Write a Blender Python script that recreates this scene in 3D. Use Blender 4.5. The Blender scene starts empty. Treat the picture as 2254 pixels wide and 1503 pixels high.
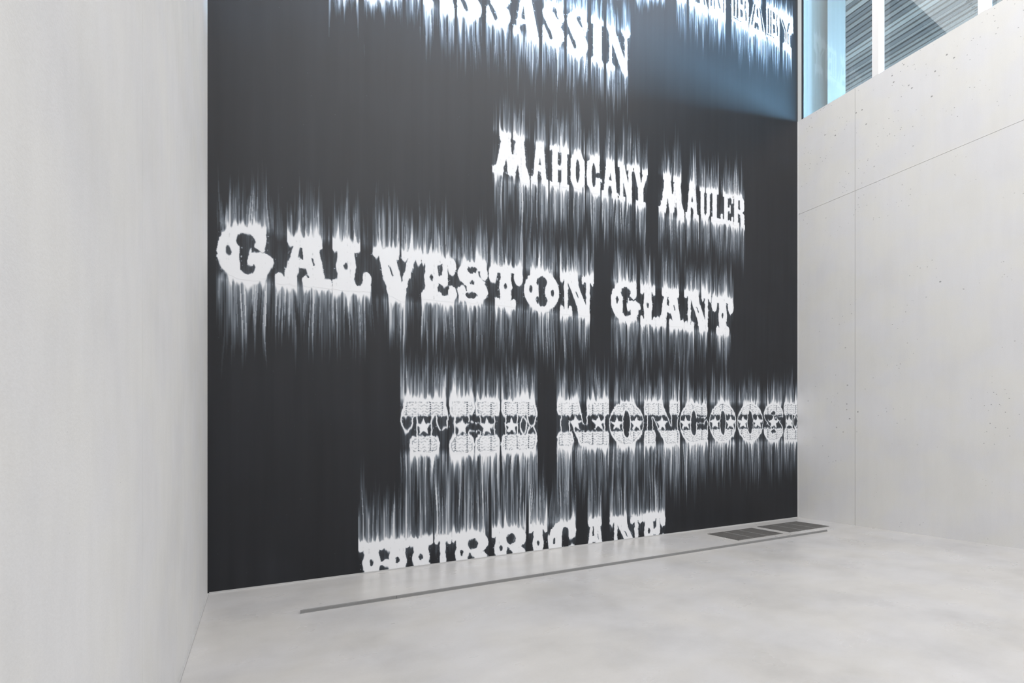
import bpy, bmesh, math, random
import numpy as np

# ------------------------------------------------------------------ camera
F = 1034.5; CX = 1127.0; HZ = 972.0; EYE = 1.5
A = math.atan2(558.0, F)
SA, CA = math.sin(A), math.cos(A)
scene = bpy.context.scene
COL = scene.collection
cam_d = bpy.data.cameras.new('camera'); cam = bpy.data.objects.new('camera', cam_d); COL.objects.link(cam)
cam_d.sensor_width = 36.0; cam_d.lens = F / 2254 * 36.0
cam_d.shift_y = (HZ - 751.5) / 2254
cam_d.clip_start = 0.02
cam.location = (0, 0, EYE); cam.rotation_euler = (math.pi / 2, 0, -A)
scene.camera = cam

# ------------------------------------------------------------------ world, lamps, exposure
SKY = (0.33, 0.66, 1.0); SKY_STRENGTH = 135.0
CEIL_W = 2200.0
w = bpy.data.worlds.new('World'); scene.world = w; w.use_nodes = True
bg = w.node_tree.nodes['Background']
bg.inputs[0].default_value = (*SKY, 1); bg.inputs[1].default_value = SKY_STRENGTH
def area(name, loc, rot, sx, sy, power, color):
    d = bpy.data.lights.new(name, 'AREA'); d.shape = 'RECTANGLE'; d.size = sx; d.size_y = sy
    d.energy = power; d.color = color
    o = bpy.data.objects.new(name, d); COL.objects.link(o); o.location = loc; o.rotation_euler = rot
    return o
area('ceiling_lamp', (4.48, -5.2, 11.95), (0, 0, 0), 9.4, 21.0, CEIL_W, (1.0, 0.983, 0.968))
scene.cycles.sample_clamp_indirect = 2.0; scene.cycles.caustics_reflective = False; scene.cycles.caustics_refractive = False
vs = scene.view_settings
vs.view_transform = 'Standard'; vs.look = 'None'; vs.exposure = -0.03; vs.gamma = 1.0; vs.use_curve_mapping = False

# ------------------------------------------------------------------ room dimensions (metres)
XL, XR, YB, YF = -0.443, 9.40, 5.507, -16.0
ZC = 12.0; ZS = 7.83; XG = 9.60          # ceiling, sill of the high window, glass plane
random.seed(4); rng = np.random.default_rng(7)

# ------------------------------------------------------------------ node helpers
def mat(name):
    m = bpy.data.materials.new(name); m.use_nodes = True
    nt = m.node_tree; b = nt.nodes['Principled BSDF']
    return m, nt, b
def N(nt, t, **k):
    n = nt.nodes.new(t)
    for a, v in k.items(): setattr(n, a, v)
    return n
def ramp(nt, stops):
    r = N(nt, 'ShaderNodeValToRGB'); e = r.color_ramp.elements
    while len(e) < len(stops): e.new(0.5)
    for i, (p, c) in enumerate(stops):
        e[i].position = p; e[i].color = (*c, 1) if len(c) == 3 else c
    return r
def mixc(nt, a, b, f, mode='MIX'):
    m = N(nt, 'ShaderNodeMix', data_type='RGBA', blend_type=mode)
    for s, v in ((6, a), (7, b), (0, f)):
        if hasattr(v, 'links'): nt.links.new(v, m.inputs[s])
        elif s == 0: m.inputs[0].default_value = v
        else: m.inputs[s].default_value = (*v, 1)
    return m.outputs[2]
def noise(nt, scale, detail=4, rough=0.55, vec=None, stretch=None):
    n = N(nt, 'ShaderNodeTexNoise'); n.inputs['Scale'].default_value = scale
    n.inputs['Detail'].default_value = detail; n.inputs['Roughness'].default_value = rough
    if vec is None:
        vec = N(nt, 'ShaderNodeNewGeometry').outputs['Position']
    if stretch:
        mp = N(nt, 'ShaderNodeMapping'); mp.inputs['Scale'].default_value = stretch
        nt.links.new(vec, mp.inputs[0]); vec = mp.outputs[0]
    nt.links.new(vec, n.inputs['Vector'])
    return n.outputs[0]

def concrete(name, col, holes=0.0, mottle=0.05, streak=0.03, rough=0.75, spec=0.25, stretch=(1, 1, 0.12), warm=0.03, coarse=0.9):
    m, nt, b = mat(name)
    c = np.array(col)
    big = noise(nt, coarse, 5, 0.6)
    r1 = ramp(nt, [(0.34, tuple(c * (1 - mottle))), (0.5, tuple(c)), (0.68, tuple(np.minimum(1, c * (1 + mottle * 0.7))))])
    nt.links.new(big, r1.inputs[0]); col_o = r1.outputs[0]
    tint = noise(nt, 2.1, 3, 0.5)
    r2 = ramp(nt, [(0.4, (1 + warm * 0.3, 1.0, 1 - warm)), (0.6, (1.0 - warm * 0.6, 1 - warm * 0.6, 1.0 + warm * 0.4))])
    nt.links.new(tint, r2.inputs[0]); col_o = mixc(nt, col_o, r2.outputs[0], 1.0, 'MULTIPLY')
    if streak:
        st = noise(nt, 9.0, 4, 0.6, stretch=stretch)
        r3 = ramp(nt, [(0.36, (1 - streak,) * 3), (0.6, (1.0,) * 3)])
        nt.links.new(st, r3.inputs[0]); col_o = mixc(nt, col_o, r3.outputs[0], 1.0, 'MULTIPLY')
    gr = noise(nt, 90, 3, 0.7)
    r4 = ramp(nt, [(0.3, (0.965,) * 3), (0.65, (1.0,) * 3)])
    nt.links.new(gr, r4.inputs[0]); col_o = mixc(nt, col_o, r4.outputs[0], 1.0, 'MULTIPLY')
    bump_src = gr
    if holes:
        pos = N(nt, 'ShaderNodeNewGeometry').outputs['Position']
        for sc, th in ((7.0, 0.11 * holes), (15.0, 0.12 * holes)):
            v = N(nt, 'ShaderNodeTexVoronoi'); v.inputs['Scale'].default_value = sc
            nt.links.new(pos, v.inputs['Vector'])
            rr = ramp(nt, [(th * 0.6, (0.45,) * 3), (th, (1.0,) * 3)]); nt.links.new(v.outputs['Distance'], rr.inputs[0])
            gate = noise(nt, 0.8 * sc / 7, 2, 0.5)
            sx = N(nt, 'ShaderNodeSeparateXYZ'); nt.links.new(pos, sx.inputs[0])
            mr = N(nt, 'ShaderNodeMapRange'); mr.inputs[1].default_value = 4.5; mr.inputs[2].default_value = 7.6; mr.inputs[3].default_value = -.09; mr.inputs[4].default_value = .06
            nt.links.new(sx.outputs[2], mr.inputs[0])
            ad = N(nt, 'ShaderNodeMath', operation='ADD'); nt.links.new(gate, ad.inputs[0]); nt.links.new(mr.outputs[0], ad.inputs[1])
            rg = ramp(nt, [(0.47, (0, 0, 0)), (0.56, (1, 1, 1))]); nt.links.new(ad.outputs[0], rg.inputs[0])
            col_o = mixc(nt, col_o, mixc(nt, col_o, rr.outputs[0], 1.0, 'MULTIPLY'), rg.outputs[0])
    nt.links.new(col_o, b.inputs['Base Color'])
    b.inputs['Roughness'].default_value = rough; b.inputs['Specular IOR Level'].default_value = spec
    bp = N(nt, 'ShaderNodeBump'); bp.inputs['Strength'].default_value = 0.06; bp.inputs['Distance'].default_value = 0.01
    nt.links.new(bump_src, bp.inputs['Height']); nt.links.new(bp.outputs[0], b.inputs['Normal'])
    return m

def plain(name, col, rough=0.5, metal=0.0, spec=0.5, var=0.04, scale=8, stretch=None):
    m, nt, b = mat(name); c = np.array(col)
    n = noise(nt, scale, 4, 0.6, stretch=stretch)
    r = ramp(nt, [(0.3, tuple(c * (1 - var))), (0.7, tuple(np.minimum(1, c * (1 + var))))])
    nt.links.new(n, r.inputs[0]); nt.links.new(r.outputs[0], b.inputs['Base Color'])
    b.inputs['Roughness'].default_value = rough; b.inputs['Metallic'].default_value = metal
    b.inputs['Specular IOR Level'].default_value = spec
    return m

M_right = concrete('concrete_right', (0.71, 0.706, 0.70), holes=1.0, mottle=0.03, streak=0.02, warm=.02)
M_left = concrete('concrete_left', (0.76, 0.76, 0.76), holes=0.25, mottle=0.055, streak=0.028, stretch=(1, 1.1, 0.28), warm=.01)
M_plain = concrete('concrete_plain', (0.70, 0.69, 0.68), holes=0.0)
M_ceil = plain('ceiling_plaster', (0.75, 0.74, 0.73), 0.9)
M_joint = plain('dark_joint', (0.16, 0.16, 0.155), 0.9)  # dark grey backing that shows in the panel joints
M_trim = plain('pale_sealant', (0.47, 0.467, 0.47), 0.8, spec=0.1)
M_white = plain('white_lacquer', (0.80, 0.79, 0.79), 0.35, var=0.01)
M_jamb = plain('pale_jamb', (0.62, 0.65, 0.65), 0.45, var=0.02)
M_gasket = plain('dark_gasket', (0.02, 0.022, 0.03), 0.6)
M_column = plain('blue_grey_metal', (0.24, 0.20, 0.172), 0.9, spec=0.05, var=0.05, scale=5, stretch=(3, 3, 0.06))
M_rail = plain('grey_metal', (0.225, 0.225, 0.225), 0.7, 0.0, spec=0.2, var=0.05, scale=3)
M_grate = plain('grate_metal', (0.17, 0.165, 0.16), 0.55, 0.3, var=0.15, scale=20)
M_pit = plain('dark_pit', (0.05, 0.05, 0.05), 0.9)
M_bearer = plain('pale_bearer', (0.36, 0.36, 0.35), 0.5, 0.2)
M_plank = [plain('slat_grey_%s' % n, c, 1.0, spec=0.0, var=0.06, scale=3, stretch=(6, 0.3, 1)) for n, c in
           (('mid', (0.53, 0.405, 0.35)), ('dim', (0.36, 0.28, 0.25)), ('pale', (0.74, 0.58, 0.50)))]
M_screw = plain('dark_screw', (0.03, 0.035, 0.04), 0.6)

# polished concrete floor
def floor_mat():
    m, nt, b = mat('polished_concrete')
    c = np.array((0.545, 0.54, 0.535))
    n1 = noise(nt, 0.9, 6, 0.62, stretch=(1, 1, 1))
    r1 = ramp(nt, [(0.33, tuple(c * 0.87)), (0.5, tuple(c)), (0.66, tuple(c * 1.05))]); nt.links.new(n1, r1.inputs[0])
    n2 = noise(nt, 2.6, 3, 0.5, stretch=(0.7, 1.3, 1))
    r2 = ramp(nt, [(0.15, (0.90, 0.90, 0.895)), (0.6, (1, 1, 1))]); nt.links.new(n2, r2.inputs[0])
    o = mixc(nt, r1.outputs[0], r2.outputs[0], 1.0, 'MULTIPLY')
    n3 = noise(nt, 60, 2, 0.6)
    r3 = ramp(nt, [(0.25, (0.975,) * 3), (0.75, (1.01,) * 3)]); nt.links.new(n3, r3.inputs[0])
    o = mixc(nt, o, r3.outputs[0], 1.0, 'MULTIPLY')
    n4 = noise(nt, 1.3, 2, 0.5)
    r4 = ramp(nt, [(0.4, (1.0, 0.985, 0.97)), (0.6, (0.99, 0.985, 1.0))]); nt.links.new(n4, r4.inputs[0])
    o = mixc(nt, o, r4.outputs[0], 1.0, 'MULTIPLY')
    nt.links.new(o, b.inputs['Base Color'])
    rr = ramp(nt, [(0.3, (0.34,) * 3), (0.7, (0.26,) * 3)]); nt.links.new(n2, rr.inputs[0])
    nt.links.new(rr.outputs[0], b.inputs['Roughness'])
    b.inputs['Specular IOR Level'].default_value = 0.5
    return m
M_floor = floor_mat()
M_ground = plain('bounce_limit_ground', (0.0200, 0.0160, 0.0140), 1.0, spec=0.0)  # near black, chosen to hold down light bounced onto the canopy

# clear glass: transparent with a Fresnel reflection
def glass_mat():
    m = bpy.data.materials.new('clear_glass'); m.use_nodes = True; nt = m.node_tree
    nt.nodes.clear()
    out = N(nt, 'ShaderNodeOutputMaterial'); mx = N(nt, 'ShaderNodeMixShader')
    tr = N(nt, 'ShaderNodeBsdfTransparent'); tr.inputs[0].default_value = (0.955, 0.985, 0.985, 1)
    gl = N(nt, 'ShaderNodeBsdfGlossy'); gl.inputs['Roughness'].default_value = 0.0
    lw = N(nt, 'ShaderNodeLayerWeight'); lw.inputs[0].default_value = 0.5
    p5 = N(nt, 'ShaderNodeMath', operation='POWER'); p5.inputs[1].default_value = 4.0; nt.links.new(lw.outputs['Facing'], p5.inputs[0])
    fr = N(nt, 'ShaderNodeMath', operation='MULTIPLY_ADD'); fr.inputs[1].default_value = 0.94; fr.inputs[2].default_value = 0.04
    nt.links.new(p5.outputs[0], fr.inputs[0]); nt.links.new(fr.outputs[0], mx.inputs[0]); nt.links.new(tr.outputs[0], mx.inputs[1]); nt.links.new(gl.outputs[0], mx.inputs[2])
    nt.links.new(mx.outputs[0], out.inputs[0])
    return m
M_glass = glass_mat()

# ------------------------------------------------------------------ mesh helpers
def new_obj(name, verts, faces, material=None, parent=None, smooth=False):
    me = bpy.data.meshes.new(name); me.from_pydata(verts, [], faces); me.update()
    if material: me.materials.append(material)
    o = bpy.data.objects.new(name, me); COL.objects.link(o)
    if parent: o.parent = parent
    return o
class MB:
    def __init__(s): s.v = []; s.f = []
    def box(s, x0, x1, y0, y1, z0, z1):
        k = len(s.v)
        s.v += [(x0, y0, z0), (x1, y0, z0), (x1, y1, z0), (x0, y1, z0), (x0, y0, z1), (x1, y0, z1), (x1, y1, z1), (x0, y1, z1)]
        s.f += [tuple(k + i for i in q) for q in ((0, 3, 2, 1), (4, 5, 6, 7), (0, 1, 5, 4), (1, 2, 6, 5), (2, 3, 7, 6), (3, 0, 4, 7))]
        return s
    def prism(s, prof, a0, a1, axis):
        """profile of 2-D points extruded along axis ('x','y','z')"""
        k = len(s.v); n = len(prof)
        for a in (a0, a1):
            for p, q in prof:
                s.v.append({'x': (a, p, q), 'y': (p, a, q), 'z': (p, q, a)}[axis])
        s.f += [tuple(range(k, k + n))[::-1], tuple(range(k + n, k + 2 * n))]
        s.f += [(k + i, k + (i + 1) % n, k + n + (i + 1) % n, k + n + i) for i in range(n)]
        return s
    def build(s, name, material, parent=None):
        o = new_obj(name, s.v, s.f, material, parent)
        bm = bmesh.new(); bm.from_mesh(o.data); bmesh.ops.recalc_face_normals(bm, faces=bm.faces); bm.to_mesh(o.data); bm.free()
        return o
def bevel(o, wdt, seg=2):
    m = o.modifiers.new('bevel', 'BEVEL'); m.width = wdt; m.segments = seg; m.limit_method = 'ANGLE'
def structure(o): o['kind'] = 'structure'; return o
def empty(name, loc=(0, 0, 0)):
    o = bpy.data.objects.new(name, None); COL.objects.link(o); o.location = loc; o.empty_display_size = 0.2
    return o
def tag(o, label, cat, group=None):
    o['label'] = label; o['category'] = cat
    if group: o['group'] = group
    return o

# pixel of the photograph -> point on the floor / on the back wall (used once, to measure the room)
def ray(px, py):
    u = (px - CX) / F; v = (HZ - py) / F
    return SA + u * CA, CA - u * SA, v
def on_floor(px, py, z=0.0):
    dx, dy, v = ray(px, py); t = (z - EYE) / v
    return dx * t, dy * t
def on_back(px, py):
    dx, dy, v = ray(px, py); t = YB / dy
    return dx * t, EYE + v * t

# ------------------------------------------------------------------ room shell
structure(MB().box(XL - 0.4, XR + 0.4, YF - 0.4, YB + 0.4, -0.3, 0).build('floor', M_floor))
structure(MB().box(XL - 0.4, XR + 0.4, YF - 0.4, YB + 0.4, ZC, ZC + 0.3).build('ceiling', M_ceil))
structure(MB().box(XL - 0.4, XR + 0.4, YF - 0.4, YF, 0, ZC).build('wall_front', M_plain))

# left wall: cast slabs with hairline joints
wl = structure(MB().box(XL - 0.4, XL - 0.012, YF, YB, 0, ZC).build('wall_left', M_joint))
JL = [YF, -8.3, -2.9, 2.56, YB]
for a, b_ in zip(JL[:-1], JL[1:]):
    MB().box(XL - 0.013, XL, a + 0.0012, b_ - (0 if b_ == YB else 0.0012), 0.0, ZC).build('concrete_panel', M_left, wl)
# right wall with the high window above it
wr = structure(MB().box(XR + 0.012, XR + 0.4, YF, YB, 0, ZS).build('wall_right', M_joint))
JY = [YF, -10.6, -5.6, -0.55, 4.49, YB]; JZ = [0.0, 5.99, ZS]
for a, b_ in zip(JY[:-1], JY[1:]):
    for c, d in zip(JZ[:-1], JZ[1:]):
        MB().box(XR, XR + 0.013, a + 0.0022, b_ - (0 if b_ == YB else 0.0022), c + (0.0025 if c else 0), d - (0.0025 if d < ZS else 0)).build('concrete_panel', M_right, wr)
MB().box(XR, XR + 0.4, YF, YB, ZS, ZS + 0.004).build('sill_cap', M_right, wr)
structure(MB().box(XL, XL + 0.014, YF, YB - 0.02, 0, 0.010).build('baseboard_left', M_trim))
structure(MB().box(XL + 0.014, XR - 0.004, YB - 0.012, YB, 0, 0.013).build('baseboard_back', M_trim))
structure(MB().box(XR - 0.012, XR, YB - 0.003, YB + 0.0, 0.013, ZS).build('trim_1', M_trim))

# ------------------------------------------------------------------ the lettering: glyphs in a unit box (x right, y down)
def ell(cx, cy, rx, ry, n=28):
    return [(cx + rx * math.cos(2 * math.pi * i / n), cy + ry * math.sin(2 * math.pi * i / n)) for i in range(n)]
def rc(x0, y0, x1, y1): return [(x0, y0), (x1, y0), (x1, y1), (x0, y1)]
def tstem(cx, w, s, hole=True, top=True, bot=True):
    h = w / 2; o = []
    o.append([(cx - h, 0), (cx + h, 0), (cx + h * .92, .3), (cx + h * 1.15, .5), (cx + h * .92, .7), (cx + h, 1), (cx - h, 1), (cx - h * .92, .7), (cx - h * 1.15, .5), (cx - h * .92, .3)])
    if top: o += [rc(cx - s, .03, cx + s, .13), ell(cx - s * .86, .085, s * .28, .115), ell(cx + s * .86, .085, s * .28, .115)]
    if bot: o += [rc(cx - s, .88, cx + s, 1.0), ell(cx - s * .86, .90, s * .26, .11), ell(cx + s * .86, .90, s * .26, .11)]
    r = [('+', p) for p in o]
    if hole: r.append(('-', ell(cx, .49, w * .13, .085)))
    return r
def P(*l): return [('+', p) for p in l]
def Mn(*l): return [('-', p) for p in l]
TUS = {
 'G': P(ell(.42, .5, .42, .5), [(.52, .53), (.62, .47), (.74, .5), (.86, .46), (.97, .54), (1, .63), (.92, .74), (.86, .92), (.7, 1), (.5, 1)], rc(.5, .0, .86, .2), ell(.76, .25, .105, .17))
      + Mn(ell(.50, .26, .165, .155), rc(.40, .25, .57, .82), ell(.54, .76, .13, .14), [(.60, .3), (.66, .36), (.76, .43), (.88, .36), (1.1, .2), (1.1, .5), (.86, .42), (.74, .46), (.6, .47)])
      + P(ell(.76, .25, .09, .165), ell(.6, .62, .07, .1)) + Mn(ell(.2, .47, .045, .1)),
 'A': P([(.34, .06), (.52, .06), (.38, .85), (.38, 1), (.03, 1), (.03, .86), (.16, .84)], [(.34, .03), (.8, .03), (.76, .2), (.88, .84), (.98, .88), (.98, 1), (.52, 1), (.52, .88), (.6, .82)],
        [(.28, .44), (.72, .44), (.74, .63), (.24, .63)], rc(.24, .0, .8, .12), ell(.28, .09, .065, .1), ell(.76, .1, .065, .1), ell(.08, .87, .075, .1), ell(.33, .88, .06, .1), ell(.53, .89, .06, .1), ell(.93, .89, .065, .1))
      + Mn([(.43, .2), (.465, .2), (.485, .45), (.40, .45)], [(.63, .4), (.66, .4), (.70, .55), (.67, .57)]),
 'L': tstem(.33, .46, .32) + P(rc(.3, .88, .95, 1), ell(.87, .77, .12, .2), [(.6, .9), (.78, .84), (.85, 1), (.5, 1)]) + Mn(ell(.67, .78, .11, .12)) + P(rc(.4, .9, .95, 1)),
 'V': P(rc(.02, .0, .55, .11), ell(.07, .09, .07, .1), ell(.5, .1, .06, .1), [(.11, .05), (.46, .05), (.58, .55), (.60, .68), (.62, .95), (.55, 1), (.32, .92), (.2, .5)],
        rc(.62, .02, 1, .13), ell(.66, .11, .055, .1), ell(.95, .13, .06, .1), [(.74, .08), (.9, .1), (.70, .75), (.67, 1.03), (.57, 1.03), (.56, .8)]) + Mn([(.32, .33), (.37, .33), (.43, .5), (.40, .53)]),
 'E': tstem(.28, .38, .26) + P(rc(.2, .02, .9, .14), ell(.86, .2, .12, .19), [(.44, .48), (.58, .40), (.6, .1), (.73, .1), (.75, .6), (.63, .66), (.44, .58)], rc(.2, .87, .9, 1), ell(.87, .8, .12, .17)),
 'S': P(ell(.5, .30, .5, .30), ell(.5, .70, .5, .30), rc(.62, .02, .96, .3), rc(.04, .7, .35, .95)) + Mn(ell(.49, .19, .17, .09), [(.66, .2), (.74, .2), (.80, .4), (1.1, .34), (1.1, .5), (.86, .44), (.7, .34)],
        [(-.1, .5), (.06, .46), (.3, .6), (.3, .72), (.2, .64), (-.1, .64)], ell(.46, .80, .2, .085), ell(.48, .5, .08, .06)) + P(ell(.86, .24, .12, .17), ell(.15, .74, .13, .15)),
 'T': tstem(.5, .34, .27, top=False) + P(rc(.05, .0, .95, .14), ell(.13, .2, .13, .21), ell(.87, .22, .13, .22)),
 'O': P(ell(.5, .5, .5, .5)) + Mn(ell(.5, .28, .15, .15), rc(.41, .28, .60, .8), ell(.51, .74, .16, .15), ell(.2, .48, .05, .1), ell(.81, .52, .045, .1)),
 'N': P(rc(.0, .0, .3, .12), ell(.06, .1, .06, .1), rc(.13, 0, .24, 1), [(.1, 0), (.5, 0), (.56, .3), (.86, .95), (.86, 1), (.55, 1), (.48, .72), (.24, .2)], rc(.76, .05, .87, 1), rc(.64, .03, 1, .15), ell(.68, .12, .05, .1), ell(.95, .13, .05, .1),
        rc(.0, .88, .36, 1), ell(.06, .89, .06, .1), ell(.31, .89, .06, .1)) + Mn([(.44, .40), (.48, .40), (.56, .56), (.53, .58)]),
 'I': tstem(.5, .56, .5),
 'H': tstem(.25, .33, .24) + tstem(.77, .33, .24) + P([(.3, .44), (.48, .5), (.52, .44), (.74, .44), (.74, .6), (.52, .62), (.48, .58), (.3, .62)]),
 'U': tstem(.27, .38, .26, bot=False) + P(rc(.72, 0, .86, .85), rc(.6, 0, 1, .12), ell(.64, .12, .05, .1), ell(.95, .12, .05, .1), ell(.5, .82, .36, .18)) + Mn([(.48, .2), (.70, .2), (.70, .8), (.6, .85), (.48, .75)]),
 'R': tstem(.26, .34, .26) + P(rc(.2, 0, .7, .12), ell(.66, .26, .34, .27), [(.5, .45), (.8, .45), (.97, .6), (1, 1), (.6, 1)]) + Mn(ell(.56, .27, .14, .15), [(.46, .62), (.54, .56), (.6, .62), (.62, 1.1), (.46, 1.1)]),
 'C': P(ell(.46, .5, .46, .5), rc(.6, .0, .98, .25), ell(.87, .27, .13, .2), ell(.86, .78, .13, .16)) + Mn(ell(.62, .27, .12, .15), rc(.5, .27, .74, .8), ell(.62, .74, .12, .15), rc(.72, .44, 1.1, .66), ell(.22, .48, .05, .1)) + P(ell(.87, .27, .12, .19), ell(.86, .8, .13, .14)),
}
SLB = {
 'M': P([(.25, .0), (.48, .0), (.38, .48), (.28, .92), (.02, .90), (.02, .80), (.12, .72), (.2, .35)], [(.28, 0), (.47, 0), (.52, .42), (.56, .42), (.62, 0), (.8, 0), (.6, .90), (.42, .88)], [(.58, 0), (.83, 0), (.88, .6), (.98, .86), (.98, 1), (.74, .98), (.69, .7)], rc(.2, .0, .5, .09), rc(.55, .0, .85, .09)),
 'A': P([(.28, 0), (.62, 0), (.36, .9), (.38, 1), (0, 1), (0, .88), (.12, .86)], [(.4, 0), (.75, 0), (.88, .86), (1, .9), (1, 1), (.58, 1), (.6, .88)], rc(.25, .52, .75, .70)) + Mn([(.51, .32), (.59, .54), (.44, .54)]),
 'H': P(rc(.12, 0, .42, 1), rc(.6, 0, .9, 1), rc(0, 0, .5, .09), rc(.53, 0, 1, .09), rc(0, .91, .5, 1), rc(.53, .91, 1, 1), rc(.3, .44, .7, .56)),
 'O': P([(.28, 0), (.72, 0), (.97, .2), (.97, .42), (1, .5), (.97, .58), (.97, .8), (.72, 1), (.28, 1), (.03, .8), (.03, .58), (0, .5), (.03, .42), (.03, .2)]) + Mn(ell(.5, .5, .13, .33)),
 'G': P([(.28, 0), (.85, 0), (.85, .4), (.62, .4), (.6, .55), (1, .55), (1, .64), (.9, .64), (.9, .97), (.72, 1), (.4, 1), (.05, .8), (0, .5), (.05, .2)]) + Mn(ell(.47, .5, .13, .33), [(.5, .42), (.66, .42), (.66, .54), (.5, .54)]),
 'N': P(rc(.12, 0, .34, 1), [(.1, 0), (.42, 0), (.88, .94), (.88, 1), (.6, 1)], rc(.66, 0, .88, 1), rc(0, 0, .4, .09), rc(.55, 0, 1, .09), rc(0, .91, .46, 1)),
 'Y': P([(.02, 0), (.42, 0), (.54, .38), (.66, .1), (.98, .1), (.70, .55), (.70, 1), (.34, 1), (.34, .55)], rc(0, 0, .48, .09), rc(.6, .02, 1, .13), rc(.2, .91, .84, 1)),
 'U': P([(.08, 0), (.4, 0), (.4, .78), (.5, .86), (.62, .78), (.62, 0), (.9, 0), (.9, .8), (.7, 1), (.3, 1), (.08, .82)], rc(0, 0, .48, .09), rc(.54, 0, 1, .09)),
 'L': P(rc(.12, 0, .5, 1), rc(0, 0, .64, .09), rc(0, .9, 1, 1), rc(.82, .72, 1, 1)),
 'E': P(rc(.12, 0, .48, 1), rc(0, 0, 1, .1), rc(.82, 0, 1, .26), rc(0, .9, 1, 1), rc(.82, .74, 1, 1), rc(.4, .44, .7, .56), rc(.64, .36, .76, .64)),
 'R': P(rc(.1, 0, .42, 1), rc(0, 0, .6, .1), [(.3, 0), (.75, 0), (.92, .1), (.92, .42), (.78, .52), (.95, .6), (.95, .92), (1, 1), (.64, 1), (.6, .62), (.4, .56)], rc(0, .91, .52, 1)) + Mn(rc(.44, .12, .58, .44), rc(.44, .6, .58, .9)),
}
LAT = {
 'S': P(ell(.5, .28, .48, .28), ell(.5, .72, .48, .28), [(.05, .25), (.5, .2), (.98, .7), (.5, .85)], [(.78, .02), (.92, .02), (.92, .36), (.7, .2)], [(.02, .62), (.14, .66), (.32, .98), (.02, 1.0)])
      + Mn(ell(.56, .16, .1, .08), [(.5, .12), (.66, .2), (.78, .4), (1.1, .36), (1.1, .54), (.9, .42), (.62, .3), (.5, .22)], [(-.1, .5), (.06, .42), (.4, .7), (.48, .86), (.36, .9), (.2, .72), (.1, .6), (-.1, .66)]),
 'A': P([(.38, 0), (.7, 0), (.98, .86), (1, 1), (.56, 1), (.55, .88)], [(.38, 0), (.5, 0), (.3, .86), (.36, 1), (.04, 1), (.08, .86), (.16, .84)], rc(.3, .62, .6, .72)),
 'I': P(rc(.16, 0, .84, 1), [(0, 0), (1, 0), (.8, .12), (.2, .12)], [(.2, .88), (.8, .88), (1, 1), (0, 1)]),
 'N': P([(.02, 0), (.34, 0), (.86, .84), (.88, 1), (.64, 1)], rc(.13, .05, .24, .95), rc(.76, .05, .87, .95), [(.62, 0), (1, .0), (.88, .14), (.74, .14)], [(.0, 1), (.1, .88), (.27, .88), (.38, 1)]),
}
def inline(g): return g
BAB = {
 'I': P(rc(0.02, 0, .96, 1)) + Mn(rc(.3, .1, .36, .86)),
 'B': P([(.05, 0), (.8, 0), (1, .15), (1, 1), (.86, 1), (.05, .92)]) + Mn(rc(.16, .08, .25, .80), rc(.34, .1, .42, .82), [(.52, .12), (.66, .14), (.68, .3), (.56, .34)], [(.52, .46), (.66, .48), (.7, .68), (.56, .74)], [(.8, .12), (.85, .16), (.8, .42), (.88, .5), (.88, .76), (.82, .76), (.8, .5), (.74, .42)], [(.1, .82), (.6, .84), (.6, .87), (.1, .86)]),
 'A': P([(.3, 0), (.62, 0), (.98, .9), (1, 1), (.0, 1), (.0, .86)]) + Mn([(.30, .12), (.38, .12), (.2, .80), (.11, .80)], [(.46, .2), (.52, .2), (.58, .46), (.42, .46)], [(.58, .12), (.66, .12), (.88, .82), (.79, .82)], [(.36, .64), (.56, .64), (.6, .84), (.3, .84)]),
 'N': P([(.0, 0), (.98, 0), (.98, 1), (.0, 1)]) + Mn(rc(.10, .05, .19, .8), [(.3, .3), (.36, .3), (.36, .82), (.3, .82)], [(.32, .04), (.43, .04), (.72, .72), (.61, .72)], [(.56, 0), (.64, 0), (.66, .42), (.6, .3)], rc(.84, .05, .89, .8)),
 'Y': P([(.02, .0), (.98, .0), (1, .4), (.8, .52), (.8, .86), (.9, .9), (.9, 1.0), (.3, 1.0), (.3, .88), (.42, .8), (.42, .5)]) + Mn([(.19, .16), (.29, .16), (.54, .46), (.5, .54)], [(.70, .16), (.80, .16), (.62, .5), (.57, .46)], rc(.48, .5, .54, .82), rc(.63, .48, .69, .82)),
}
def starp(cx, cy, rx, ry):
    return [(cx + (rx if i % 2 == 0 else rx * .42) * math.sin(math.pi * i / 5), cy - (ry if i % 2 == 0 else ry * .42) * math.cos(math.pi * i / 5)) for i in range(10)]
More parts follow.
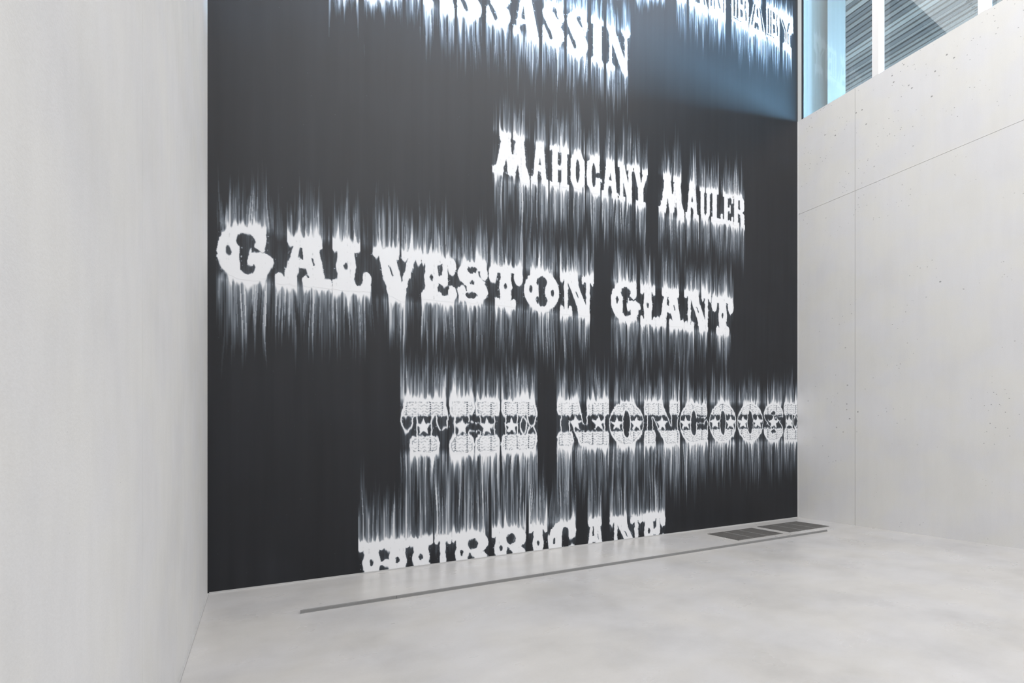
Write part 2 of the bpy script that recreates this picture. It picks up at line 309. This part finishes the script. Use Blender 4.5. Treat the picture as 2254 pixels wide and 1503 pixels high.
# ornate banded letters: (body, stars)
def cstem(cx, w, s): return [rc(cx - w / 2, 0, cx + w / 2, 1), rc(cx - s, 0, cx + s, .3), rc(cx - s, .66, cx + s, 1), ell(cx - s, .14, s * .25, .15), ell(cx + s, .14, s * .25, .15), ell(cx - s, .84, s * .25, .15), ell(cx + s, .84, s * .25, .15)]
CIR = {
 'T': (P(rc(.33, 0, .66, 1), rc(.08, 0, .92, .3), ell(.14, .32, .13, .26), ell(.86, .32, .13, .26), rc(.24, .68, .76, 1), ell(.24, .84, .05, .14), ell(.76, .84, .05, .14)), [(.48, .5)]),
 'H': (P(*cstem(.25, .3, .2), *cstem(.76, .3, .2), rc(.3, .42, .7, .58)), [(.25, .5), (.74, .5)]),
 'E': (P(*cstem(.3, .34, .22), rc(.2, 0, .85, .3), ell(.84, .26, .14, .25), rc(.2, .68, .85, 1), ell(.84, .76, .14, .25), ell(.62, .5, .1, .16)), [(.3, .5)]),
 'M': (P(*cstem(.16, .18, .13), *cstem(.8, .26, .18), [(.1, 0), (.42, 0), (.52, .5), (.56, .5), (.62, 0), (.9, 0), (.62, .95), (.44, .95)]), [(.36, .48), (.8, .48)]),
 'O': (P(ell(.5, .5, .5, .5)) + Mn(ell(.5, .5, .1, .3)), [(.22, .5), (.79, .5)]),
 'N': (P(*cstem(.16, .16, .13), *cstem(.86, .18, .12), [(.05, 0), (.5, 0), (.95, .95), (.95, 1), (.6, 1)]), [(.5, .5)]),
 'G': (P(ell(.48, .5, .46, .5), rc(.55, .52, .98, .95), ell(.85, .24, .12, .22)) + Mn(ell(.5, .5, .1, .3), rc(.55, .36, 1.1, .5)) + P(ell(.92, .52, .08, .1)), [(.22, .5)]),
 'S': (P(ell(.5, .28, .5, .28), ell(.5, .72, .5, .28), [(.06, .2), (.5, .3), (.94, .8), (.5, .7)]) + Mn(ell(.5, .26, .13, .06), ell(.5, .74, .13, .06), [(.6, .36), (1.1, .36), (1.1, .46), (.8, .46)], [(-.1, .54), (.2, .54), (.4, .64), (-.1, .64)]), [(.5, .5)]),
}

# lines of lettering: font, slope of tops and feet, streak lengths in metres, letters (x0, x1, top, foot)
LINES = [
 dict(key='assassin', word='ASSASSIN', font=LAT, st=.36, sb=.40, up=.50, dn=.66, L=[('A', 928, 1001, -84, 16), ('S', 1005, 1062, -55, 40), ('S', 1069, 1125, -38, 57), ('A', 1126, 1186, -14, 79), ('S', 1193, 1243, 8, 99), ('S', 1247, 1295, 25, 122), ('I', 1301, 1329, 47, 138), ('N', 1334, 1388, 66, 155)],
      src=[(724, 790, -24, .40), (802, 886, -8, .46), (893, 926, -14, .6)]),
 dict(key='baby', word='BABY', font=BAB, st=.53, sb=.50, up=.36, dn=.60, L=[('I', 1488, 1512, -70, 2), ('A', 1517, 1559, -52, 19), ('N', 1560, 1598, -34, 36), ('B', 1608, 1648, -14, 56), ('A', 1649, 1686, 4, 77), ('B', 1685, 1716, 16, 93), ('Y', 1713, 1746, 34, 108)], src=[(1398, 1464, -12, .4)]),
 dict(key='mahogany', word='MAHOGANY MAULER', font=SLB, st=.26, sb=.21, up=.66, dn=.70, L=[('M', 1082, 1168, 296, 398), ('A', 1169, 1207, 318, 403), ('H', 1210, 1253, 326, 411), ('O', 1255, 1288, 336, 416), ('G', 1291, 1325, 346, 426), ('A', 1324, 1362, 356, 432), ('N', 1360, 1395, 365, 441), ('Y', 1393, 1426, 372, 450), ('M', 1448, 1508, 390, 478), ('A', 1509, 1538, 406, 479), ('U', 1540, 1565, 417, 484), ('L', 1565, 1591, 421, 487), ('E', 1591, 1614, 428, 492), ('R', 1613, 1640, 433, 498)]),
 dict(key='galveston', word='GALVESTON GIANT', font=TUS, st=.11, sb=.10, up=.60, dn=.72, L=[('G', 477, 604, 500, 616), ('A', 605, 732, 524, 630), ('L', 733, 819, 537, 640), ('V', 820, 927, 551, 660), ('E', 928, 1006, 566, 662), ('S', 1007, 1074, 577, 668), ('T', 1075, 1151, 589, 674), ('O', 1153, 1231, 596, 685), ('N', 1232, 1308, 606, 694), ('G', 1345, 1410, 622, 706), ('I', 1410, 1442, 632, 713), ('A', 1442, 1506, 638, 718), ('N', 1506, 1566, 643, 726), ('T', 1566, 1615, 656, 734)]),
 dict(key='mongoose', word='THE MONGOOSE', font=CIR, st=.007, sb=-.028, up=.56, dn=.80, L=[('T', 881, 988, 880, 999), ('H', 989, 1100, 880, 998), ('E', 1101, 1184, 881, 993), ('M', 1226, 1340, 883, 984), ('O', 1341, 1417, 884, 981), ('N', 1418, 1496, 885, 979), ('G', 1495, 1559, 886, 976), ('O', 1561, 1621, 886, 974), ('O', 1623, 1680, 887, 972), ('S', 1681, 1724, 888, 971), ('E', 1724, 1768, 888, 970)]),
 dict(key='hurricane', word='HURRICANE', font=TUS, st=-.09, sb=-.115, up=.70, dn=.3, L=[('H', 790, 900, 1193, 1280), ('U', 902, 994, 1182, 1268), ('R', 996, 1075, 1174, 1258), ('R', 1083, 1158, 1164, 1246), ('I', 1165, 1204, 1156, 1236), ('C', 1206, 1268, 1150, 1230), ('A', 1284, 1333, 1143, 1222), ('N', 1342, 1414, 1138, 1214), ('E', 1414, 1466, 1131, 1204)]),
]

# ---- paint map in wall metres
RES = 0.004
PW = int(round((XR - XL) / RES)); PH = int(round(ZC / RES))
colX = XL + (np.arange(PW) + .5) * RES                      # metre of each column
rowZ = (np.arange(PH) + .5) * RES                           # metre of each row, from the floor
# straight lines measured on the wall: column -> photo column and depth
def wall_px(X):
    # X/YB = (SA+u*CA)/(CA-u*SA)
    k = X / YB; u = (k * CA - SA) / (CA + k * SA)
    z = YB / (CA - u * SA)
    return CX + F * u, z
colPx, colDz = wall_px(colX)
def smooth1(a, k):
    k = int(k) | 1
    ker = np.hanning(k + 2)[1:-1]; ker /= ker.sum()
    return np.convolve(np.pad(a, (k // 2, k // 2), mode='reflect'), ker, mode='valid')
def smoothx(a, k):
    k = int(k) | 1; h = k // 2; ker = np.hanning(k + 2)[1:-1]; ker /= ker.sum()
    p = np.pad(a, ((0, 0), (h, h)), mode='reflect'); out = np.zeros_like(a)
    for i in range(k): out += ker[i] * p[:, i:i + a.shape[1]]
    return out
def norm01(a): return (a - a.min()) / (a.max() - a.min() + 1e-9)
def colnoise(k): 
    a = smooth1(rng.random(PW), k); return norm01((a - a.mean()) / a.std() if a.std() > 0 else a).astype(np.float32)
def streak_field(h, w_, ky, kx):
    """noise with short run across and long run down"""
    n = max(3, h // ky + 3)
    b_ = smoothx(rng.random((n, w_)).astype(np.float32), kx)
    b_ = (b_ - b_.mean()) / b_.std()
    t = np.arange(h) / ky; i = t.astype(int); f = (t - i).astype(np.float32)[:, None]; f = f * f * (3 - 2 * f)
    return b_[i] * (1 - f) + b_[i + 1] * f
def inside(poly, gx, gy):
    c = np.zeros(gx.shape, bool); n = len(poly)
    for i in range(n):
        x0, y0 = poly[i]; x1, y1 = poly[(i + 1) % n]
        if y0 == y1: continue
        c ^= ((y0 > gy) != (y1 > gy)) & (gx < (x1 - x0) * (gy - y0) / (y1 - y0) + x0)
    return c
def glyph(ops, gx, gy):
    m = np.zeros(gx.shape, bool)
    for s, p in ops:
        i = inside(p, gx, gy)
        if s == '+': m |= i
        else: m &= ~i
    return m
def erode(m, kx, ky):
    o = m.copy()
    for d in range(1, kx + 1): o[:, d:] &= m[:, :-d]; o[:, :-d] &= m[:, d:]
    q = o.copy()
    for d in range(1, ky + 1): o[d:] &= q[:-d]; o[:-d] &= q[d:]
    return o
def blur_y(a, r):
    o = a.copy(); n = 1
    for d in range(1, r + 1):
        o[d:] += a[:-d]; o[:-d] += a[d:]; n += 2
    return o / n

paint = np.zeros((PH, PW), np.float32)      # amount of white paint on the black
letters = []                                # (line index, character, row0, col0, mask)
n_fine = streak_field(PH, PW, 170, 3); n_mid = streak_field(PH, PW, 230, 9); n_wide = streak_field(PH, PW, 300, 31)
drift = np.clip(np.arange(PW)[None, :] + np.round(streak_field(PH, PW, 130, 41) * 2.2).astype(np.int32), 0, PW - 1)
n_fine = np.take_along_axis(n_fine, drift, 1); n_mid = np.take_along_axis(n_mid, drift, 1)
speck = rng.random((PH, PW)).astype(np.float32)
bl = rng.standard_normal((PH, PW)).astype(np.float32); bl = smoothx(bl, 5); bl = blur_y(bl, 3); bl /= bl.std()
bl2 = smoothx(blur_y(bl, 5), 11); bl2 /= bl2.std()
for li, ln in enumerate(LINES):
    zs = []
    allc = [(c[1], c[2], c[3] - 30, c[4] + 30) for c in ln['L']]
    mask = np.zeros((PH, PW), bool); soft = np.zeros((PH, PW), np.float32); capz0 = np.full(PW, 1e9); capz1 = np.full(PW, -1e9)
    for ch, x0, x1, t, b_ in ln['L']:
        X0, _ = on_back(x0, 900); X1, _ = on_back(x1, 900)
        c0 = max(0, int((X0 - XL) / RES) - 1); c1 = min(PW, int((X1 - XL) / RES) + 2)
        px = colPx[c0:c1]; dz = colDz[c0:c1]
        top = t + ln['st'] * (px - (x0 + x1) / 2); bot = b_ + ln['sb'] * (px - (x0 + x1) / 2)
        ztop = EYE + (HZ - top) / F * dz; zbot = EYE + (HZ - bot) / F * dz
        r0 = max(0, int((zbot.min() - .06) / RES)); r1 = min(PH, int((ztop.max() + .06) / RES))
        if r1 <= r0: continue
        gx = np.broadcast_to(((px - x0) / (x1 - x0))[None, :], (r1 - r0, c1 - c0))
        gy = 1 - (rowZ[r0:r1, None] - zbot[None, :]) / (ztop - zbot)[None, :]
        # hand-cut edges waver a little
        wob = bl2[r0:r1, c0:c1] * .006 + bl[r0:r1, c0:c1] * .003
        gxx = gx + wob * .8; gyy = gy + wob
        if ln['font'] is CIR:
            ops, stars = CIR[ch]
            body = glyph(ops, gxx, gyy)
            mid = (gyy > .295) & (gyy < .665)
            core = erode(body, 4, 0)
            m = body & ~(mid & core)
            asp = (x1 - x0) / (b_ - t)
            for sx, sy in stars: m |= inside(starp(sx, sy, .15 / asp, .17), gxx, gyy) & body
            inner = erode(body, 6, 5)
            zig = np.abs(((gx * asp * 9) % 1) - .5)
            chev = ((gy * 18 + zig * 1.1) % 1 < .34) & inner & ~mid & (bl[r0:r1, c0:c1] > -.25)
            edge = inner & ~erode(body, 8, 7) & ~mid & (bl[r0:r1, c0:c1] > -.1)
            a = m.astype(np.float32)
            a[chev] = .72; a[edge] = np.minimum(a[edge], .62)
            dots = (np.abs(((gx * asp * 4.5) % 1) - .5) < .045) & ((gy * 26) % 1 < .45) & inner & ~mid
            a[dots] = .12
            soft[r0:r1, c0:c1] = np.maximum(soft[r0:r1, c0:c1], a)
            m = m
        else:
            m = glyph(ln['font'][ch], gxx, gyy)
            soft[r0:r1, c0:c1] = np.maximum(soft[r0:r1, c0:c1], m)
        mask[r0:r1, c0:c1] |= m
        letters.append((li, ch, r0, c0, m))
        capz0[c0:c1] = np.minimum(capz0[c0:c1], zbot); capz1[c0:c1] = np.maximum(capz1[c0:c1], ztop)
    src = mask.copy()
    lenk = np.ones(PW, np.float32)
    for s in ln.get('src', []):
        x0, x1, yb, k = s
        X0, _ = on_back(x0, 900); X1, _ = on_back(x1, 900)
        c0 = int((X0 - XL) / RES); c1 = int((X1 - XL) / RES)
        zb = EYE + (HZ - yb) / F * colDz[c0:c1]
        for j, c in enumerate(range(c0, c1)):
            r = int(zb[j] / RES)
            if r < PH: src[r:min(PH, r + 6), c] = True
        lenk[c0:c1] = k
    rows = np.where(src.any(1))[0]
    ra = max(0, rows[0] - int(1.7 * ln['dn'] / RES)); rb = min(PH, rows[-1] + int(1.7 * ln['up'] / RES))
    S = src[ra:rb]; idx = np.arange(rb - ra, dtype=np.float32)[:, None]
    # nearest letter paint below (rows run upward) and above, per column
    lo = np.maximum.accumulate(np.where(S, idx, -1e6), axis=0)
    hi = np.minimum.accumulate(np.where(S, idx, 1e6)[::-1], axis=0)[::-1]
    d_up = (idx - lo) * RES; d_dn = (hi - idx) * RES              # distance above paint, below paint
    zz = rowZ[ra:rb, None]
    incap = np.clip(np.minimum(zz - capz0[None, :] + .02, capz1[None, :] + .02 - zz) / .09, 0, 1).astype(np.float32)
    ix = drift[ra:rb]
    def shape(base):
        l = .30 + .62 * colnoise(5) ** 1.3 + .55 * (colnoise(27) - .4)
        sp = smooth1((rng.random(PW) > .95).astype(float), 5); sp = sp / sp.max()
        return np.clip(base * 1.42 * (l + .30 * sp), .04, None).astype(np.float32) * lenk
    def spikes():
        return (.006 + .50 * colnoise(13) ** 3.4 + .26 * colnoise(7) ** 4.2 + .05 * colnoise(23)).astype(np.float32)
    strk = .80 * n_fine[ra:rb] + .50 * n_mid[ra:rb] + .22 * n_wide[ra:rb]
    body = .36 + .25 * strk + .06 * np.maximum(strk, 0) ** 2
    out = soft[ra:rb].copy()
    for d, L1 , f1 in ((d_up, shape(ln['up']), spikes()), (d_dn, shape(ln['dn']), spikes())):
        fi = (.003 + .14 * f1)
        ff = f1[ix] * (1 - incap) + fi[ix] * incap
        LL = L1[ix] * (1 - .55 * incap)
        fringe = np.clip((ff - d) / (.62 * ff + .010), 0, 1)
        q2 = np.clip(1 - d / (ff * 2.4 + .02), 0, 1)
        q = np.clip(1 - d / LL, 0, 1)
        env = np.clip(q * 2.6, 0, 1) * (.62 + .38 * q)
        tail = np.clip(body + .30 * q2, 0, .97) * env * (1 - .72 * incap)
        t2 = np.maximum(fringe, tail); t2[(d <= 0) | (d > 10)] = 0
        out = np.maximum(out, t2)
    # brushed crumbs along the sides of the letters
    mk = mask[ra:rb]
    near = mk.copy()
    for d in range(1, 8): near[:, d:] |= mk[:, :-d]; near[:, :-d] |= mk[:, d:]
    crumbs = near & ~mk & (incap > .9) & (bl[ra:rb] > 1.75)
    out = np.where(crumbs, np.maximum(out, .55 + .35 * speck[ra:rb]), out)
    # thin brush wear inside the letters
    wear = np.clip((n_fine[ra:rb] * .7 + .5 * bl[ra:rb]) - 1.45, 0, 1) * .22
    out = np.where(mk, np.clip(out - wear, 0, 1), out)
    if ln['font'] is CIR:      # paint dragged down through the fine ornament
        drag = np.clip((n_mid[ra:rb] + .6 * n_fine[ra:rb] - .15) * .9, 0, .9) * (incap > .3) * blur_y(mk.astype(np.float32), 9)
        out = np.maximum(out, drag); out = .55 * out + .45 * blur_y(out, 2)
    paint[ra:rb] = 1 - (1 - paint[ra:rb]) * (1 - out)
# stray flecks
fl = (speck > .99996); paint = np.maximum(paint, np.where(fl, .5, 0).astype(np.float32))
# soft lateral blur of one texel so that brush marks do not alias
pp = np.pad(paint, ((0, 0), (1, 1)), mode='edge'); paint = .2 * pp[:, :-2] + .6 * paint + .2 * pp[:, 2:]; paint[:, :6] = 0
veil = np.clip(.5 + .09 * n_wide + .03 * n_mid, 0, 1)

img = bpy.data.images.new('brushed_paint', PW, PH, alpha=False, float_buffer=True, is_data=True)
buf = np.ones((PH, PW, 4), np.float32); buf[..., 0] = paint; buf[..., 1] = veil; buf[..., 2] = 0
img.pixels.foreach_set(buf.ravel()); img.update(); img.pack()

def mural_mat():
    m, nt, b = mat('black_wall_paint')
    uv = N(nt, 'ShaderNodeUVMap'); uv.uv_map = 'wall'
    t = N(nt, 'ShaderNodeTexImage', image=img, interpolation='Linear', extension='EXTEND'); nt.links.new(uv.outputs[0], t.inputs[0])
    sp = N(nt, 'ShaderNodeSeparateColor'); nt.links.new(t.outputs[0], sp.inputs[0])
    dark = ramp(nt, [(0.25, (0.0065, 0.0074, 0.0102)), (0.75, (0.0118, 0.013, 0.017))]); nt.links.new(sp.outputs[1], dark.inputs[0])
    patch = noise(nt, 0.7, 3, 0.5)
    rp = ramp(nt, [(0.42, (0.88,) * 3), (0.58, (1.1,) * 3)]); nt.links.new(patch, rp.inputs[0])
    dk = mixc(nt, dark.outputs[0], rp.outputs[0], 1.0, 'MULTIPLY')
    pr = ramp(nt, [(0.0, (0, 0, 0)), (0.30, (0.085,) * 3), (0.6, (0.34,) * 3), (1.0, (1, 1, 1))]); nt.links.new(sp.outputs[0], pr.inputs[0])
    wt = ramp(nt, [(0.2, (0.54, 0.65, 0.78)), (0.6, (0.60, 0.67, 0.76)), (0.92, (0.76, 0.77, 0.795))]); nt.links.new(sp.outputs[0], wt.inputs[0])
    nt.links.new(mixc(nt, dk, wt.outputs[0], pr.outputs[0]), b.inputs['Base Color'])
    rr = ramp(nt, [(0.0, (0.50,) * 3), (1.0, (0.65,) * 3)]); nt.links.new(sp.outputs[0], rr.inputs[0])
    nt.links.new(rr.outputs[0], b.inputs['Roughness'])
    b.inputs['Specular IOR Level'].default_value = 0.38
    return m
M_mural = mural_mat()
def wall_uv(me):
    uv = me.uv_layers.new(name='wall')
    n = len(me.loops); li_ = np.empty(n, np.int32); me.loops.foreach_get('vertex_index', li_)
    co = np.empty(len(me.vertices) * 3, np.float32); me.vertices.foreach_get('co', co); co = co.reshape(-1, 3)[li_]
    d = np.empty((n, 2), np.float32); d[:, 0] = (co[:, 0] - XL) / (XR - XL); d[:, 1] = co[:, 2] / ZC
    uv.data.foreach_set('uv', d.ravel())
wb = structure(MB().box(XL, XR, YB, YB + 0.35, 0, ZC).build('wall_back', M_mural)); wall_uv(wb.data)

# each line of lettering is a thing, each letter a skin of paint on the wall
LABELS = {
 'assassin': 'large white smeared painted lettering ASSASSIN along the top of the black wall',
 'baby': 'white outlined slanting lettering BABY painted high on the black wall beside the window',
 'mahogany': 'white smeared slab lettering MAHOGANY MAULER painted on the black wall',
 'galveston': 'white smeared ornate lettering GALVESTON GIANT painted across the middle of the black wall',
 'mongoose': 'white banded circus lettering THE MONGOOSE with stars painted on the black wall',
 'hurricane': 'white smeared lettering HURRICANE cut off by the floor at foot of the black wall',
}
roots = []
for ln in LINES:
    x0 = ln['L'][0]; X, Z = on_back(x0[1], x0[4])
    r = empty('painted_lettering', (X, YB, max(0, Z)))
    tag(r, LABELS[ln['key']], 'lettering', 'painted lettering on the black wall'); roots.append(r)
Q = 3
for li, ch, r0, c0, m in letters:
    root = roots[li]; ox, oy, oz = root.location
    mb = MB()
    h = (m.shape[0] // Q) * Q
    for c in range(0, m.shape[1] - Q + 1, Q):
        if colX[min(PW - 1, c0 + c + Q - 1)] > XR - .02: break
        col = m[:h, c:c + Q].reshape(-1, Q, Q).sum((1, 2)) >= 5
        rr = np.flatnonzero(np.diff(np.concatenate(([0], col.astype(np.int8), [0]))))
        for a, b_ in zip(rr[::2], rr[1::2]):
            z0 = max((r0 + a * Q) * RES, .014); z1 = (r0 + b_ * Q) * RES
            if z1 - z0 < .004: continue
            xa = XL + (c0 + c) * RES
            mb.box(xa, xa + Q * RES, YB - .0012, YB - .0002, z0, z1)
    if not mb.f: continue
    o = new_obj('letter', mb.v, mb.f, M_mural); wall_uv(o.data)
    o.data.transform(__import__('mathutils').Matrix.Translation((-ox, -oy, -oz))); o.parent = root

# ------------------------------------------------------------------ high window in the right wall
win = structure(empty('window_1', (XR, 0, ZS)))
def wpart(mb, name, m):
    o = mb.build(name, m); o.data.transform(__import__('mathutils').Matrix.Translation((-XR, 0, -ZS))); o.parent = win; return o
MY = [4.127 + .05 - 1.367 * k for k in range(0, 15)]
for y in MY:
    o = wpart(MB().box(XR, XG, y - .051, y + .051, ZS + .004, ZC), 'mullion', M_white); bevel(o, .004)
wpart(MB().box(XR, XR + .04, YB - .072, YB, ZS + .004, ZC), 'jamb', M_jamb)
wpart(MB().box(XR + .004, XR + .035, YB - .097, YB - .072, ZS + .004, ZC), 'gasket', M_gasket)
edges = [YB] + MY + [YF]
for a, b_ in zip(edges[:-1], edges[1:]):
    wpart(MB().box(XG - .012, XG, b_ + .0, a - .0, ZS + .004, ZC), 'glass_pane', M_glass)

# ------------------------------------------------------------------ outside the window
col = tag(empty('metal_column', (10.05, 5.5, 0)), 'blue grey metal clad column behind the glass at window corner', 'column')
mb = MB()
prof = []
x0, x1, y0, y1 = 9.66, 10.3, 5.09, 5.95
# clad in shallow upright folds on the room side
pts = [(x1, y0), (x1, y1)]
n = 9
for i in range(n + 1):
    y = y1 + (y0 - y1) * i / n
    pts.append((x0 + (.0015 if i % 2 else 0), y))
mb.prism([(p - 10.05, q - 5.5) for p, q in pts], 0, ZC, 'z')
o = mb.build('cladding', M_column, col)
soff = tag(empty('slatted_canopy', (10.4, 0, ZC)), 'pale grey slatted canopy ceiling outside the high window', 'canopy')
PITCH = .166; k = 0; X = 10.5
prots = []
for mi in range(3):
    for wd in (.112, .130, .142):
        prots.append(MB().prism([(0, 0), (wd - .016, 0), (wd, .016), (wd, .05), (0, .05)], -30, 13, 'y').build('slat', M_plank[mi]))
for p in prots: COL.objects.unlink(p)
while X < 18.6:
    p = prots[random.choice((0, 1, 2, 3, 4, 5, 6, 7, 8, 1, 4))]
    o = p.copy(); COL.objects.link(o); o.parent = soff; o.location = (X - 10.4 + random.uniform(-.006, .010), 0, random.uniform(-.006, .012)); o.name = 'slat'
    X += PITCH
deck = MB().box(0, X - 10.4, -30, 13, .16, .24).build('backing_deck', M_gasket, soff)
MB().box(X - 10.4, 16.1, -30, 13, .0, .24).build('outer_sky_block', M_plank[0], soff)  # unseen outer slab, its reach set to cut off higher sky light
MB().box(-.75, .1, -30, 13, .0, .24).build('inner_deck', M_plank[1], soff)
sc = MB()
for yy in (4.7, 3.35, 1.4):
    Xs = 10.5
    while Xs < 18.5:
        sc.box(Xs - 10.4 + .045, Xs - 10.4 + .06, yy - .03, yy + .03, -.008, .0); Xs += PITCH
s = sc.build('screw_row', M_screw, soff); s['kind'] = 'stuff'

structure(MB().box(-400, 420, -400, 400, -.7, -.31).build('ground', M_ground))  # unseen ground, added to block sky light from below

# ------------------------------------------------------------------ floor barrier strip in front of the wall
x0, y0 = on_floor(660.8, 1350.5); x1, y1 = on_floor(1821, 1169.5)
ang = math.atan2(y1 - y0, x1 - x0); ln_ = math.hypot(x1 - x0, y1 - y0)
rail = tag(empty('barrier_strip', (x0, y0, 0)), 'long low grey metal strip lying on the floor before the black wall', 'barrier')
rail.rotation_euler = (0, 0, ang)
cuts = [0.0]
for px, py in ((874, 1318), (1200.7, 1269)):
    cx, cy = on_floor(px, py); cuts.append(math.hypot(cx - x0, cy - y0))
cuts.append(ln_)
for a, b_ in zip(cuts[:-1], cuts[1:]):
    o = MB().prism([(-.006, 0), (.014, 0), (.014, .028), (.002, .028), (0, .026), (0, .004), (-.006, .003)], a + .0015, b_ - .0015, 'x').build('strip_length', M_rail, rail)

# ------------------------------------------------------------------ floor grilles near the right corner
def grille(corners, label):
    pts = [on_floor(*c) for c in corners]           # far-left, far-right, near-right, near-left
    xa = (pts[0][0] + pts[3][0]) / 2; xb = (pts[1][0] + pts[2][0]) / 2
    yb = (pts[0][1] + pts[1][1]) / 2; ya = (pts[2][1] + pts[3][1]) / 2
    g = tag(empty('floor_grille', ((xa + xb) / 2, (ya + yb) / 2, 0)), label, 'grille', 'floor grilles by the right corner')
    W, D = (xb - xa) / 2, (yb - ya) / 2
    f = MB(); t = .012
    f.box(-W, W, -D, -D + t, .0005, .006).box(-W, W, D - t, D, .0005, .006).box(-W, -W + t, -D, D, .0005, .006).box(W - t, W, -D, D, .0005, .006)
    f.build('frame', M_grate, g)
    MB().box(-W + t, W - t, -D + t, D - t, .0002, .001).build('tray', M_pit, g)
    n3 = 3; step = (2 * W - 2 * t) / n3
    for i in range(n3):
        a = -W + t + i * step; b_ = a + step
        m = MB(); y = -D + t + .006
        while y < D - t - .006:
            m.box(a + .012, b_ - .012, y, y + .007, .001, .0055); y += .0155
        nb = 16
        for j in range(nb):
            xx = a + .012 + (step - .03) * j / (nb - 1); m.box(xx, xx + .005, -D + t, D - t, .001, .0045)
        o = m.build('grating', M_grate, g)
        if i: MB().box(a - .008, a + .008, -D + t, D - t, .001, .0058).build('bearer', M_bearer, g)
    return g
grille(((1558.6, 1175.4), (1653.5, 1162.0), (1721.6, 1174.2), (1626.3, 1189.8)), 'dark metal floor grille farther from the corner, beside the grey strip')
grille(((1668.5, 1159.6), (1751, 1147.4), (1824.5, 1158.3), (1739.5, 1171.8)), 'dark metal floor grille nearest the right-hand wall corner')
